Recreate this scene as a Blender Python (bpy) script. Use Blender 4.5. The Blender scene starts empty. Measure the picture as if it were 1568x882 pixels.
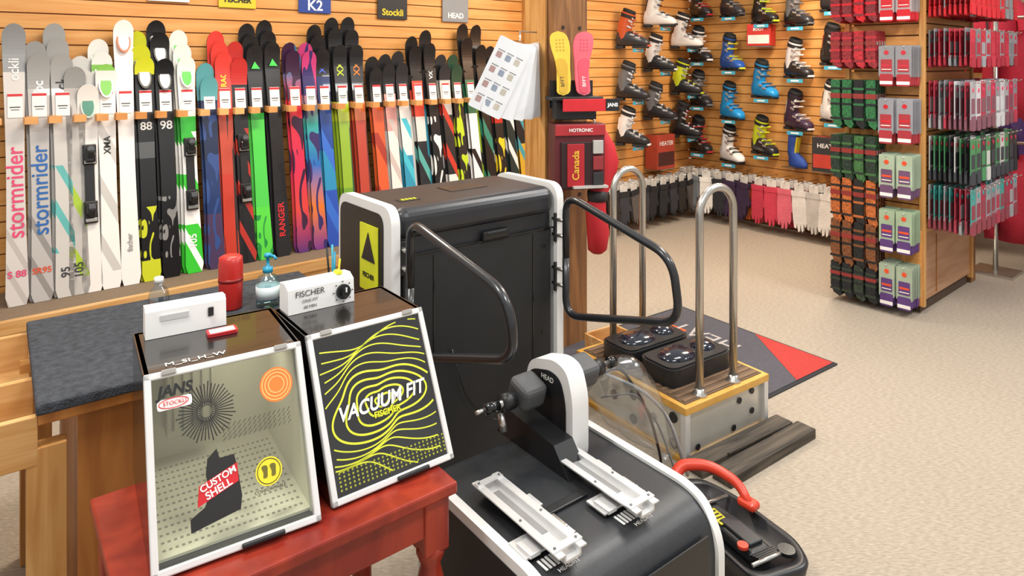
import bpy, bmesh, math, random
from mathutils import Vector, Matrix
random.seed(7)
RAD=math.radians
S=bpy.context.scene
try:
    S.view_settings.view_transform='Standard'
    S.view_settings.look='None'
except Exception: pass

def col(h,a=1):
    h=h.lstrip('#'); o=[]
    for i in (0,2,4):
        c=int(h[i:i+2],16)/255
        o.append(c/12.92 if c<=.04045 else ((c+.055)/1.055)**2.4)
    return (*o,a)
CACHE={}
def mat(h,rough=.5,metal=0,var=.10,scale=9,bump=0,alpha=1,coat=0,bscale=None,spec=.5):
    key=(h,rough,metal,var,scale,bump,alpha,coat,bscale,spec)
    if key in CACHE: return CACHE[key]
    m=bpy.data.materials.new('surf_'+h.strip('#')+'_%d'%len(CACHE)); m.use_nodes=True
    nt=m.node_tree; b=nt.nodes['Principled BSDF']
    tc=nt.nodes.new('ShaderNodeTexCoord'); n=nt.nodes.new('ShaderNodeTexNoise'); n.inputs['Scale'].default_value=scale
    n.inputs['Detail'].default_value=4
    nt.links.new(tc.outputs['Object'],n.inputs['Vector'])
    r=nt.nodes.new('ShaderNodeValToRGB'); c=col(h)
    r.color_ramp.elements[0].position=.3; r.color_ramp.elements[1].position=.7
    r.color_ramp.elements[0].color=(c[0]*(1-var),c[1]*(1-var),c[2]*(1-var),1)
    r.color_ramp.elements[1].color=(min(1,c[0]*(1+var)),min(1,c[1]*(1+var)),min(1,c[2]*(1+var)),1)
    nt.links.new(n.outputs['Fac'],r.inputs['Fac']); nt.links.new(r.outputs['Color'],b.inputs['Base Color'])
    b.inputs['Roughness'].default_value=rough; b.inputs['Metallic'].default_value=metal
    b.inputs['Alpha'].default_value=alpha; b.inputs['Specular IOR Level'].default_value=spec
    b.inputs['Coat Weight'].default_value=coat
    if bump:
        n2=nt.nodes.new('ShaderNodeTexNoise'); n2.inputs['Scale'].default_value=bscale or scale*6
        nt.links.new(tc.outputs['Object'],n2.inputs['Vector'])
        bp=nt.nodes.new('ShaderNodeBump'); bp.inputs['Strength'].default_value=bump; bp.inputs['Distance'].default_value=.01
        nt.links.new(n2.outputs['Fac'],bp.inputs['Height']); nt.links.new(bp.outputs['Normal'],b.inputs['Normal'])
    CACHE[key]=m; return m
def wood(name,h1,h2,stretch=(1,14,14),sc=2.2,rough=.45,bump=.1):
    if name in CACHE: return CACHE[name]
    m=bpy.data.materials.new(name); m.use_nodes=True; nt=m.node_tree; b=nt.nodes['Principled BSDF']
    tc=nt.nodes.new('ShaderNodeTexCoord'); mp=nt.nodes.new('ShaderNodeMapping'); mp.inputs['Scale'].default_value=stretch
    n=nt.nodes.new('ShaderNodeTexNoise'); n.inputs['Scale'].default_value=sc; n.inputs['Detail'].default_value=6; n.inputs['Distortion'].default_value=.6
    r=nt.nodes.new('ShaderNodeValToRGB'); r.color_ramp.elements[0].color=col(h1); r.color_ramp.elements[1].color=col(h2)
    r.color_ramp.elements[0].position=.32; r.color_ramp.elements[1].position=.68
    nt.links.new(tc.outputs['Object'],mp.inputs[0]); nt.links.new(mp.outputs[0],n.inputs['Vector'])
    nt.links.new(n.outputs['Fac'],r.inputs['Fac']); nt.links.new(r.outputs['Color'],b.inputs['Base Color'])
    bp=nt.nodes.new('ShaderNodeBump'); bp.inputs['Strength'].default_value=bump; bp.inputs['Distance'].default_value=.005
    nt.links.new(n.outputs['Fac'],bp.inputs['Height']); nt.links.new(bp.outputs['Normal'],b.inputs['Normal'])
    b.inputs['Roughness'].default_value=rough
    CACHE[name]=m; return m
def glass(name,tint='#ffffff',fac=.12,rough=.03):
    if name in CACHE: return CACHE[name]
    m=bpy.data.materials.new(name); m.use_nodes=True; nt=m.node_tree
    for n in list(nt.nodes): nt.nodes.remove(n)
    o=nt.nodes.new('ShaderNodeOutputMaterial'); t=nt.nodes.new('ShaderNodeBsdfTransparent'); g=nt.nodes.new('ShaderNodeBsdfGlossy')
    x=nt.nodes.new('ShaderNodeMixShader'); t.inputs[0].default_value=col(tint); g.inputs['Roughness'].default_value=rough
    nz=nt.nodes.new('ShaderNodeTexNoise'); nz.inputs['Scale'].default_value=3
    mr=nt.nodes.new('ShaderNodeMapRange'); mr.inputs['To Min'].default_value=fac*.8; mr.inputs['To Max'].default_value=fac*1.2
    nt.links.new(nz.outputs['Fac'],mr.inputs['Value']); nt.links.new(mr.outputs[0],x.inputs[0])
    nt.links.new(t.outputs[0],x.inputs[1]); nt.links.new(g.outputs[0],x.inputs[2]); nt.links.new(x.outputs[0],o.inputs[0])
    CACHE[name]=m; return m

RB={}
def rbox_data(sx,sy,sz,b,seg):
    k=(round(sx,4),round(sy,4),round(sz,4),b,seg)
    if k in RB: return RB[k]
    bm=bmesh.new(); bmesh.ops.create_cube(bm,size=1)
    for v in bm.verts: v.co=Vector((v.co.x*sx,v.co.y*sy,v.co.z*sz))
    if b>0:
        b=min(b,min(sx,sy,sz)*.49)
        bmesh.ops.bevel(bm,geom=list(bm.edges),offset=b,segments=seg,affect='EDGES',profile=.5)
    bm.verts.index_update()
    d=([v.co.copy() for v in bm.verts],[[v.index for v in f.verts] for f in bm.faces]); bm.free()
    RB[k]=d; return d
class MB:
    def __init__(s,name): s.name=name; s.v=[];s.f=[];s.mi=[];s.sm=[];s.mats=[];s.M=Matrix.Identity(4)
    def add(s,vs,fs,m,smooth=False,M=None):
        if m not in s.mats: s.mats.append(m)
        i=s.mats.index(m); o=len(s.v); T=s.M if M is None else s.M@M
        s.v+= [T@Vector(v) for v in vs]; s.f+=[[a+o for a in f] for f in fs]; s.mi+=[i]*len(fs); s.sm+=[smooth]*len(fs)
    def box(s,c,d,m,b=0,seg=2,rot=None):
        vs,fs=rbox_data(d[0],d[1],d[2],b,seg)
        T=Matrix.Translation(Vector(c))
        if rot: T=T@Matrix.Rotation(rot[2],4,'Z')@Matrix.Rotation(rot[1],4,'Y')@Matrix.Rotation(rot[0],4,'X')
        s.add(vs,fs,m,False,T)
    def prism(s,pts,z0,z1,m,M=None,smooth=False,sidemat=None):
        n=len(pts); vs=[(p[0],p[1],z0) for p in pts]+[(p[0],p[1],z1) for p in pts]
        s.add(vs,[list(range(n))[::-1],list(range(n,2*n))],m,False,M)
        s.add(vs,[[i,(i+1)%n,n+(i+1)%n,n+i] for i in range(n)],sidemat or m,smooth,M)
    def rings(s,rs,m,cap=True,smooth=True,M=None,closed=False):
        n=len(rs[0]); vs=[p for r in rs for p in r]; fs=[]
        K=len(rs)
        for k in range(K if closed else K-1):
            k2=(k+1)%K
            for i in range(n):
                j=(i+1)%n; fs.append([k*n+i,k*n+j,k2*n+j,k2*n+i])
        if cap and not closed: fs+= [list(range(n))[::-1],[(K-1)*n+i for i in range(n)]]
        s.add(vs,fs,m,smooth,M)
    def tube(s,path,r,m,n=10,closed=False,M=None):
        P=[Vector(p) for p in path]; K=len(P); rs=[]; up=None
        for k in range(K):
            if closed: t=P[(k+1)%K]-P[k-1]
            else: t=P[min(k+1,K-1)]-P[max(k-1,0)]
            t.normalize()
            if up is None:
                a=Vector((0,0,1)) if abs(t.z)<.9 else Vector((1,0,0)); up=(a-t*a.dot(t)).normalized()
            else: up=(up-t*up.dot(t)).normalized()
            w=t.cross(up); rr=r(k/(K-1)) if callable(r) else r
            rs.append([P[k]+(up*math.cos(a)+w*math.sin(a))*rr for a in [2*math.pi*i/n for i in range(n)]])
        s.rings(rs,m,True,True,M,closed)
    def lathe(s,prof,m,c=(0,0,0),n=24,M=None):
        rs=[[(c[0]+r*math.cos(2*math.pi*i/n),c[1]+r*math.sin(2*math.pi*i/n),c[2]+z) for i in range(n)] for r,z in prof]
        s.rings(rs,m,True,True,M)
    def disc(s,c,r,h,m,M=None,n=28,smooth=False):
        pts=[(c[0]+r*math.cos(2*math.pi*i/n),c[1]+r*math.sin(2*math.pi*i/n)) for i in range(n)]
        s.prism(pts,c[2],c[2]+h,m,M)
    def ribbon(s,pts,w,z,m,M=None):
        P=[Vector((p[0],p[1])) for p in pts]
        if len(P)<2: return
        vs=[]
        for k in range(len(P)):
            t=(P[min(k+1,len(P)-1)]-P[max(k-1,0)])
            if t.length<1e-9: t=Vector((1,0))
            t.normalize(); q=Vector((-t.y,t.x))*w/2
            vs+=[(P[k].x+q.x,P[k].y+q.y,z),(P[k].x-q.x,P[k].y-q.y,z)]
        s.add(vs,[[2*k,2*k+1,2*k+3,2*k+2] for k in range(len(P)-1)],m,False,M)
    def obj(s,loc=(0,0,0),rz=0,rx=0,parent=None,name=None):
        me=bpy.data.meshes.new(s.name); me.from_pydata([tuple(v) for v in s.v],[],s.f)
        for m in s.mats: me.materials.append(m)
        me.polygons.foreach_set('material_index',s.mi); me.polygons.foreach_set('use_smooth',s.sm)
        me.update(); o=bpy.data.objects.new(name or s.name,me); S.collection.objects.link(o)
        o.matrix_world=Matrix.Translation(Vector(loc))@Matrix.Rotation(rz,4,'Z')@Matrix.Rotation(rx,4,'X')
        if parent: o.parent=parent
        return o
def fillet(P,r,n=6,closed=False):
    P=[Vector(p) for p in P]; out=[]; K=len(P)
    for k in range(K):
        if not closed and k in (0,K-1): out.append(P[k]); continue
        a=P[k-1];b=P[k];c=P[(k+1)%K]; d1=(a-b);d2=(c-b); q=min(r,d1.length*.48,d2.length*.48)
        p1=b+d1.normalized()*q; p2=b+d2.normalized()*q
        for i in range(n+1):
            t=i/n; out.append(p1*(1-t)**2+b*2*t*(1-t)+p2*t*t)
    return out
def rrect(x0,y0,x1,y1,r,n=5):
    return [(p.x,p.y) for p in fillet([(x0,y0,0),(x1,y0,0),(x1,y1,0),(x0,y1,0)],r,n,True)]
def basis(o,x,y):
    x=Vector(x).normalized(); z=x.cross(Vector(y)).normalized(); y=z.cross(x)
    return Matrix(((x.x,y.x,z.x,o[0]),(x.y,y.y,z.y,o[1]),(x.z,y.z,z.z,o[2]),(0,0,0,1)))
def label(body,size,M,m,parent,sx=1,shear=0,align='CENTER',bold=0):
    c=bpy.data.curves.new('lettering','FONT'); c.body=body; c.size=size; c.extrude=.0004; c.align_x=align; c.align_y='CENTER'; c.shear=shear; c.offset=bold
    c.materials.append(m); o=bpy.data.objects.new('lettering',c); S.collection.objects.link(o)
    o.parent=parent; o.matrix_local=M@Matrix.Diagonal((sx,1,1,1)); return o
FRONT=lambda x,y,z: basis((x,y,z),(1,0,0),(0,0,1))

# common materials
BLK=mat('#1a1b1d',.42); BLKG=mat('#101113',.18,coat=.3); WHT=mat('#ececea',.4,var=.03)
OFFW=mat('#d9d8d2',.45,var=.05)
STEEL=mat('#c6c3bd',.25,metal=.9,var=.05); ALU=mat('#dcdddd',.38,metal=.6,var=.05); RED=mat('#c8202a',.45); YEL=mat('#d8dc2a',.5)
MAPLE=wood('slat_wood','#d8924a','#e6ac66',(1,1,12),2.0,.4,.03)
GROOVE=mat('#8f5d28',.6)
OAK=wood('oak_light','#bb874a','#d6ab72',(1,12,12),2.5)
OAKZ=wood('oak_light_vert','#b07839','#cf9f61',(12,12,1),2.5)
TIMB=wood('rough_timber','#5f3b20','#94663a',(9,9,.8),2.2,.75,.6)
PINE=wood('orange_pine','#8f5420','#b57636',(10,10,1),2,.4)
REDW=wood('red_paint','#741a12','#a33822',(3,3,1),3,.35,.2)
CARD=mat('#eeece8',.6,var=.03)

# ---------- camera
cam=bpy.data.cameras.new('camera'); co=bpy.data.objects.new('camera',cam); S.collection.objects.link(co)
co.location=(0,0,1.7); co.rotation_euler=(RAD(90),0,0); cam.lens=24; cam.sensor_width=36; cam.shift_y=-.2213; cam.clip_start=.05
S.camera=co

# ---------- room frame
P0=Vector((-2.743,3.752,0)); AW=RAD(40.2)
WM=Matrix.Translation(P0)@Matrix.Rotation(AW,4,'Z')
def W(x,y,z=0): return WM@Vector((x,y,z))
def wobj(mb,**k): return mb.obj(loc=P0,rz=AW,**k)

def carpet():
    m=bpy.data.materials.new('carpet'); m.use_nodes=True; nt=m.node_tree; b=nt.nodes['Principled BSDF']
    tc=nt.nodes.new('ShaderNodeTexCoord')
    mp=nt.nodes.new('ShaderNodeMapping'); mp.inputs['Scale'].default_value=(22,110,1); mp.inputs['Rotation'].default_value=(0,0,RAD(-18))
    n=nt.nodes.new('ShaderNodeTexNoise'); n.inputs['Scale'].default_value=1.8; n.inputs['Detail'].default_value=6
    n3=nt.nodes.new('ShaderNodeTexNoise'); n3.inputs['Scale'].default_value=.9
    r=nt.nodes.new('ShaderNodeValToRGB'); r.color_ramp.elements[0].position=.3; r.color_ramp.elements[1].position=.72
    r.color_ramp.elements[0].color=col('#94887a'); r.color_ramp.elements[1].color=col('#b8ac9a')
    x=nt.nodes.new('ShaderNodeMixRGB'); x.blend_type='MULTIPLY'; x.inputs[0].default_value=.10
    nt.links.new(tc.outputs['Object'],mp.inputs[0]); nt.links.new(mp.outputs[0],n.inputs['Vector']); nt.links.new(tc.outputs['Object'],n3.inputs['Vector'])
    nt.links.new(n.outputs['Fac'],r.inputs['Fac']); nt.links.new(r.outputs[0],x.inputs[1]); nt.links.new(n3.outputs['Fac'],x.inputs[2])
    nt.links.new(x.outputs[0],b.inputs['Base Color']); b.inputs['Roughness'].default_value=.95; b.inputs['Specular IOR Level'].default_value=.1
    bp=nt.nodes.new('ShaderNodeBump'); bp.inputs['Strength'].default_value=.35; bp.inputs['Distance'].default_value=.005
    nt.links.new(n.outputs['Fac'],bp.inputs['Height']); nt.links.new(bp.outputs[0],b.inputs['Normal'])
    return m
CARPET=carpet()
f=MB('floor'); f.box((0,0,-.05),(18,16,.1),CARPET); f.obj(loc=(2,4,0))

def slat(mb,x0,x1,y,z0,z1,face,pitch=.095):
    mb.box(((x0+x1)/2,y+.035,(z0+z1)/2),(x1-x0,.03,z1-z0),GROOVE)
    z=z0
    while z<z1-.01:
        h=min(pitch-.008,z1-z); mb.box(((x0+x1)/2,y+.012,z+h/2),(x1-x0,.024,h),MAPLE); z+=pitch
w=MB('wall_left'); slat(w,-1.5,4.02,.36,.0,3.0,1); wobj(w)
w=MB('wall_back'); slat(w,4.05,6.30,.034,.12,3.0,1); w.box((4.035,.2,1.5),(.03,.36,3.0),OAKZ); wobj(w)
w=MB('wall_right'); w.M=Matrix.Translation((6.3,.034,0))@Matrix.Rotation(RAD(-90),4,'Z'); slat(w,0,2.4,0,.12,3.0,1); wobj(w)
w=MB('wall_far'); w.box((7.3,-2.37,1.5),(2.1,.06,3),MAPLE); w.box((8.35,-4.6,1.5),(.06,4.5,3),mat('#cdb898',.7)); wobj(w)
b=MB('baseboard_back'); b.box((5.17,.045,.06),(2.22,.05,.12),mat('#6e4a2a',.6)); wobj(b)
b=MB('baseboard_right'); b.box((6.31,-1.19,.06),(.05,2.36,.12),mat('#6e4a2a',.6)); wobj(b)

# ---------- timber pillar
PIL=Vector((.27,4.17,0))
p=MB('timber_pillar'); p.box((0,0,1.5),(.28,.26,3.0),TIMB,.01)
p.box((-.149,.02,1.5),(.016,.18,3.0),OAKZ)
for z in (.9,1.9,2.3):
    for dx in (-.07,.07): p.disc((dx,z,.130),.012,.004,mat('#3a3230',.5,metal=.6),basis((0,0,0),(1,0,0),(0,0,1)))
p.obj(loc=PIL,rz=AW)
DSP=Vector((.29,4.12,0))

# ---------- ski rack
r=MB('ski_rack')
RKC=mat('#85725d',.95,bump=.5,scale=60)
r.box((1.2,.04,.165),(5.3,.56,.33),OAK); r.box((1.2,.05,.34),(5.3,.54,.02),RKC); r.box((1.2,-.245,.32),(5.3,.03,.075),OAK,.006)
r.box((1.5,.340,1.36),(4.7,.03,.07),OAK)
SL=[.02,.135,.249,.378,.476,.58,.692,.808,.94,1.077,1.179,1.281,1.394,1.521,1.671,1.792,1.90,2.045,2.183,2.338,2.456,2.578,2.722,2.865,2.998,3.122,3.263,3.41,3.545,3.675,3.79]
PEG=wood('peg_wood','#c98544','#e6ae6e',(1,9,1),3,.4)
for i in range(len(SL)-1):
    t=(SL[i]+SL[i+1])/2+.01
    r.prism([(-.012,.35),(.012,.35),(.014,.12),(.036,.08),(.03,.055),(-.03,.055),(-.036,.08),(-.014,.12)],1.345,1.385,PEG,Matrix.Translation((t,0,0)))
for t in (-.06,3.86): r.box((t,.2,1.365),(.03,.28,.04),PEG,.006)
wobj(r)

def skimat(stops,acc=None,kind=None,lo=0,hi=2,sc=10):
    key=('ski',tuple(stops),acc,kind,lo,hi,sc)
    if key in CACHE: return CACHE[key]
    m=bpy.data.materials.new('ski_topsheet_%d'%len(CACHE)); m.use_nodes=True; nt=m.node_tree; b=nt.nodes['Principled BSDF']; L=nt.links.new
    tc=nt.nodes.new('ShaderNodeTexCoord'); sp=nt.nodes.new('ShaderNodeSeparateXYZ'); L(tc.outputs['Object'],sp.inputs[0])
    mu=nt.nodes.new('ShaderNodeMath'); mu.operation='MULTIPLY'; mu.inputs[1].default_value=.5; L(sp.outputs['Z'],mu.inputs[0])
    cr=nt.nodes.new('ShaderNodeValToRGB'); cr.color_ramp.interpolation='LINEAR' if kind in('grad','vorg') else 'CONSTANT'
    e=cr.color_ramp.elements
    for i,(p,h) in enumerate(stops):
        if i<2: q=e[i]; q.position=p/2
        else: q=e.new(p/2)
        q.color=col(h)
    if len(stops)==1: e[1].color=col(stops[0][1]); e[1].position=1
    L(mu.outputs[0],cr.inputs[0]); outc=cr.outputs[0]
    if acc:
        mp=nt.nodes.new('ShaderNodeMapping'); L(tc.outputs['Object'],mp.inputs[0])
        if kind=='diag':
            mp.inputs['Scale'].default_value=(1,0,.45); t=nt.nodes.new('ShaderNodeTexWave'); t.bands_direction='DIAGONAL'; t.inputs['Scale'].default_value=sc; t.inputs['Distortion'].default_value=0; th=.78
        elif kind=='stripe':
            mp.inputs['Scale'].default_value=(1,0,.02); t=nt.nodes.new('ShaderNodeTexNoise'); t.inputs['Scale'].default_value=sc*3; th=.52
        else:
            mp.inputs['Scale'].default_value=(1,0,.35); t=nt.nodes.new('ShaderNodeTexNoise'); t.inputs['Scale'].default_value=sc; t.inputs['Detail'].default_value=0; t.inputs['Distortion'].default_value=2; th=.54
        L(mp.outputs[0],t.inputs['Vector'])
        g=nt.nodes.new('ShaderNodeMath'); g.operation='GREATER_THAN'; g.inputs[1].default_value=th; L(t.outputs['Fac'] if 'Fac' in t.outputs else t.outputs[0],g.inputs[0])
        a=nt.nodes.new('ShaderNodeMath'); a.operation='GREATER_THAN'; a.inputs[1].default_value=lo; L(sp.outputs['Z'],a.inputs[0])
        c=nt.nodes.new('ShaderNodeMath'); c.operation='LESS_THAN'; c.inputs[1].default_value=hi; L(sp.outputs['Z'],c.inputs[0])
        k=nt.nodes.new('ShaderNodeMath'); k.operation='MULTIPLY'; L(a.outputs[0],k.inputs[0]); L(c.outputs[0],k.inputs[1])
        k2=nt.nodes.new('ShaderNodeMath'); k2.operation='MULTIPLY'; L(k.outputs[0],k2.inputs[0]); L(g.outputs[0],k2.inputs[1])
        x=nt.nodes.new('ShaderNodeMixRGB'); x.inputs[2].default_value=col(acc); L(k2.outputs[0],x.inputs[0]); L(outc,x.inputs[1]); outc=x.outputs[0]
    L(outc,b.inputs['Base Color']); b.inputs['Roughness'].default_value=.28; b.inputs['Coat Weight'].default_value=.25
    CACHE[key]=m; return m
EDGE=mat('#2a2a2c',.4)
def ski(slot_t,top,m,off=0,tip=None,tag=True,bind=False,texts=(),dt=0,ring=None,yaw=0):
    TH=RAD(9.5); L=(top-.35)/math.cos(TH); mb=MB('alpine_ski'); n=44; A=[]
    for i in range(n+1):
        f=i/n; z=L*(1-(1-f)**1.5)
        q=z/L; hw=.043+.014*(abs(q-.45)/.5)**1.6
        if z>L-.075: hw*=math.sqrt(max(0.004,1-((z-(L-.075))/.075)**2))
        if z<.025: hw*=.75+.25*(z/.025)
        y=-.045*max(0,(z-(L-.2))/.2)**2
        A.append((hw,y,z))
    vs=[]
    for (hw,y,z) in A: vs+=[(-hw,y-.006,z),(hw,y-.006,z),(hw,y+.006,z),(-hw,y+.006,z)]
    mb.add(vs,[[4*i,4*i+1,4*i+5,4*i+4] for i in range(n)],m)
    mb.add(vs,[[4*i+1,4*i+2,4*i+6,4*i+5] for i in range(n)]+[[4*i+2,4*i+3,4*i+7,4*i+6] for i in range(n)]+[[4*i+3,4*i,4*i+4,4*i+7] for i in range(n)]+[[3,2,1,0],[4*n,4*n+1,4*n+2,4*n+3]],EDGE)
    if tag:
        mb.box((.002,-.010,1.11),(.07,.002,.14),CARD); mb.box((.002,-.0115,1.17),(.07,.001,.015),RED)
        mb.box((.002,-.0115,1.10),(.05,.001,.006),BLK); mb.box((.002,-.0115,1.085),(.04,.001,.004),BLK)
    if ring:
        zc=L-.13
        out=[(.03*math.cos(a),.065*math.sin(a)) for a in [2*math.pi*i/24 for i in range(24)]]
        M=basis((0,-.0085-.012,zc),(1,0,0),(0,.22,1))
        mb.prism([(a*1.3,b*1.2) for a,b in out],-.004,.002,mat(ring[1],.4),M); mb.prism(out,-.002,.004,mat(ring[0],.4),M)
    if bind:
        for zc,h in ((.46,.13),(.80,.12)):
            mb.box((0,-.02,zc),(.07,.028,h),BLK,.006); mb.box((0,-.048,zc+(.02 if zc<.6 else -.02)),(.055,.04,h*.5),BLKG,.01)
            mb.box((0,-.066,zc),(.035,.03,.05),BLK,.008,rot=(.4,0,0)); mb.box((0,-.037,zc-.045),(.06,.01,.02),STEEL,.002)
            mb.disc((0,0,0),.018,.01,mat('#55585c',.3),basis((0,-.07,zc+.03),(1,0,0),(0,0,1)))
        mb.box((0,-.012,.63),(.05,.012,.26),BLK,.003)
    o=mb.obj(loc=W(slot_t+dt,off,.351),rz=AW,rx=-TH)
    for (tx,sz,z,h,vert) in texts:
        if vert: M=basis((0,-.0085,z),(0,0,1),(-1,0,0))
        else: M=basis((0,-.0085,z),(1,0,0),(0,0,1))
        label(tx,sz,M,mat(h,.5),o,bold=.001)
    return o
K='#18181b'
specs=[
 (0,[1.91],skimat([(0,'#cfcac6'),(1.3,'#8f9193')],'#b9b3b0','diag',0,.5,7),dict(texts=[('stormrider',.115,.62,'#d8436e',1),('S 88',.05,.17,'#d8436e',0),('ockli',.07,1.32,'#e8e8e8',1)])),
 (1,[1.735,1.81],skimat([(0,'#b7b4b2'),(1.2,'#a0a09f')],'#8f8c8a','diag',0,.5,6),dict(texts=[('stormrider',.115,.62,'#1f5fa8',1),('SR95',.045,.17,'#d5532d',0),('ockli',.07,1.25,'#f1f1f1',1)])),
 (2,[1.736,1.834,1.92],skimat([(0,'#c9c6c2'),(1.2,'#a5a5a4')],'#5fb3b0','diag',.25,.75,5),dict(texts=[('95',.06,.14,'#33363a',1),('ckli',.08,1.25,'#2b2b2d',1)])),
 (2.55,[1.66],skimat([(0,'#bdbab6'),(1.2,'#9b9b9a')],'#a5c43a','diag',.1,.7,4),dict(texts=[('105',.06,.14,'#33363a',1)],tag=False)),
 (3,[1.555,1.64,1.724],skimat([(0,'#ebe9e6'),(1.05,'#e6e6e2')]),dict(bind=True,ring=('#2f7d6a','#b8c7c2'))),
 (4,[1.675,1.75,1.83],skimat([(0,'#efedea'),(1.3,'#8fcf62'),(1.34,'#f2f2ee')],'#c9c7c4','diag',.1,1,4),dict(ring=('#67b83a','#e9efe2'),texts=[('XMA',.05,.85,K,1)])),
 (5,[1.953],skimat([(0,'#f0eeec')]),dict(ring=('#ffffff','#d9622b'),texts=[('fischer',.04,.25,'#999999',1)])),
 (6,[1.725,1.80,1.886],skimat([(0,'#c7cf2e'),(.12,K),(.75,'#55585a'),(.85,K),(1.28,'#cfd42e')],'#c7cf2e','',.12,.45,14),dict(ring=('#e8e6e0','#24261c'),texts=[('88',.07,.95,'#e8e8e8',0)])),
 (7,[1.71,1.88,1.96],skimat([(0,K),(1.2,'#1c1c1f')],'#8a8a8a','',.12,.5,16),dict(ring=('#f1efe9','#1c1c1f'),texts=[('98',.075,.95,'#e8e8e8',0)])),
 (8,[1.726,1.81,1.90],skimat([(0,'#3ecb3a'),(.3,'#f0f0ee'),(.5,'#3ecb3a'),(.62,'#f0f0ee'),(.8,'#34b838'),(1.0,'#eef0ec')],'#ffffff','diag',.0,.9,5),dict(bind=True,ring=('#45c13c','#f0f0ec'),texts=[('105',.06,.2,'#ffffff',1)])),
 (9,[1.593,1.68],skimat([(0,'#4b3b5c'),(.35,'#24396b'),(.7,'#1f2c4c'),(1.1,'#5fa6ad')],'#35508c','',.0,1,9),{}),
 (10,[1.754,1.827,1.90],skimat([(0,'#c33d2c'),(.6,'#bf4a35'),(1.2,'#e2413a')],'#3a2a2a','stripe',0,1,9),dict(texts=[('RACE',.05,1.25,'#f4d83a',1)])),
 (11,[1.72,1.83],skimat([(0,K),(1.2,'#c22f2c')],'#b53127','diag',0,.9,5),dict(bind=True)),
 (12,[1.81,1.88,1.96],skimat([(0,'#58d844'),(.35,'#4fce50'),(.95,'#2ba33c'),(1.0,K)],'#1f8f3f','',.0,.3,14),dict(tri='#3fcf4e')),
 (13,[1.83,1.91,1.99],skimat([(0,'#1b1b1e')]),dict(texts=[('RANGER',.06,.25,'#d9282f',1)],tri='#3fcf4e')),
 (14,[1.77,1.83],skimat([(0,'#5a2f7a'),(.3,'#d8443f'),(.6,'#d4325a'),(1.1,'#c92e31'),(1.3,'#3b6c9a')],'#3a1f3e','vorg',0,1.6,7),{}),
 (15,[1.77,1.83],skimat([(0,'#7a3b8f'),(.3,'#e07a2c'),(.6,'#2d6cc0'),(.9,'#39a8a0'),(1.2,'#c6407c')],'#39306a','vorg',0,1.6,8),{}),
 (16,[1.79,1.89,1.97],skimat([(0,'#2f55b8'),(.4,'#2f8fbf'),(.7,'#244a9b'),(1.0,'#1d2d63'),(1.25,K)],'#3a6fd0','diag',0,.9,3),dict(texts=[('XXX',.07,1.35,'#4668d8',1)])),
 (17,[1.82,1.95,2.03],skimat([(0,'#6f9f2c'),(.4,'#8fb32c'),(.9,'#b4c92d'),(1.05,'#16171a')],'#2e4c30','stripe',0,.9,8),dict(texts=[('XXXX',.075,1.36,'#c3e02f',1)])),
 (18,[1.82,1.94,2.04],skimat([(0,'#b8402a'),(.9,'#d0692f'),(1.05,'#16171a')],'#5c241c','stripe',0,.9,8),dict(texts=[('XXXX',.075,1.36,'#dd7f2e',1)])),
 (19,[1.64,1.73],skimat([(0,'#da5a28'),(1.0,'#1c1c1f')],'#a8321e','diag',0,.8,3),{}),
 (20,[1.67,1.75],skimat([(0,'#e8e4df'),(.8,'#dd9f9a'),(1.1,'#212124')],'#c9b9b4','diag',0,.9,4),{}),
 (21,[1.68,1.775],skimat([(0,'#2f93b5'),(.6,'#e8e6e3'),(1.05,'#29292c')],'#46bcd0','diag',0,.9,4),{}),
 (22,[1.82,1.90],skimat([(0,'#24262a'),(.7,'#d8d6d2'),(.9,'#d94a34'),(1.2,'#1a1a1c')],'#57a8a0','diag',0,.7,4),{}),
 (23,[1.845,1.956],skimat([(0,'#1d1e20')],'#e8e8e6','',.3,.9,9),dict(texts=[('VX',.05,1.25,'#ffffff',1)])),
 (24,[1.666,1.75],skimat([(0,'#e5e3df'),(.4,'#2a2b2d'),(.9,'#c9c9c6'),(1.2,'#303236')],'#c43b2e','diag',0,1,4),{}),
 (25,[1.665,1.75],skimat([(0,'#222326'),(1.1,'#2d4b3a')],'#b8d02e','',0,1,12),{}),
 (26,[1.90,2.025],skimat([(0,'#efeeea'),(.9,'#2b6b4f'),(1.2,'#1b1c1e')],'#1f1f22','diag',0,.6,4),{}),
 (27,[1.84,2.02],skimat([(0,'#1b1c1e')],'#2f7f6b','diag',.2,1,3),{}),
 (28,[1.72,1.83],skimat([(0,'#1e1f21'),(.8,'#b52c25'),(1.1,'#202124')],'#e2c42f','',0,.7,10),{}),
 (29,[1.62,1.78],skimat([(0,'#20302f'),(1,'#3f8f99')],'#d9d9d6','diag',0,1,4),{}),
 (30,[1.60,1.72],skimat([(0,'#c79a2c'),(.6,'#1d1d1f'),(1,'#7a2f2c')],'#3f8f99','diag',0,1,4),{}),
]
for (si,tops,m,op) in specs:
    i=int(si); t=SL[i]+(0 if si==i else .065)
    tri=op.pop('tri',None); ring=op.get('ring')
    for k,tp in enumerate(tops):
        if k==0:
            o=ski(t,tp,m,0,**op)
            if tri:
                mb=MB('tip_logo'); L=(tp-.35)/math.cos(RAD(9.5))
                mb.prism([(-.03,0),(.03,0),(0,.055)],0,.002,mat(tri,.4),basis((0,-.0235,L-.17),(1,0,0),(0,.2,1))); c=mb.obj(); c.parent=o; c.matrix_local=Matrix.Identity(4)
        else:
            ski(t,tp,m,.028*k,tag=False,dt=-.014*k,ring=ring)
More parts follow.
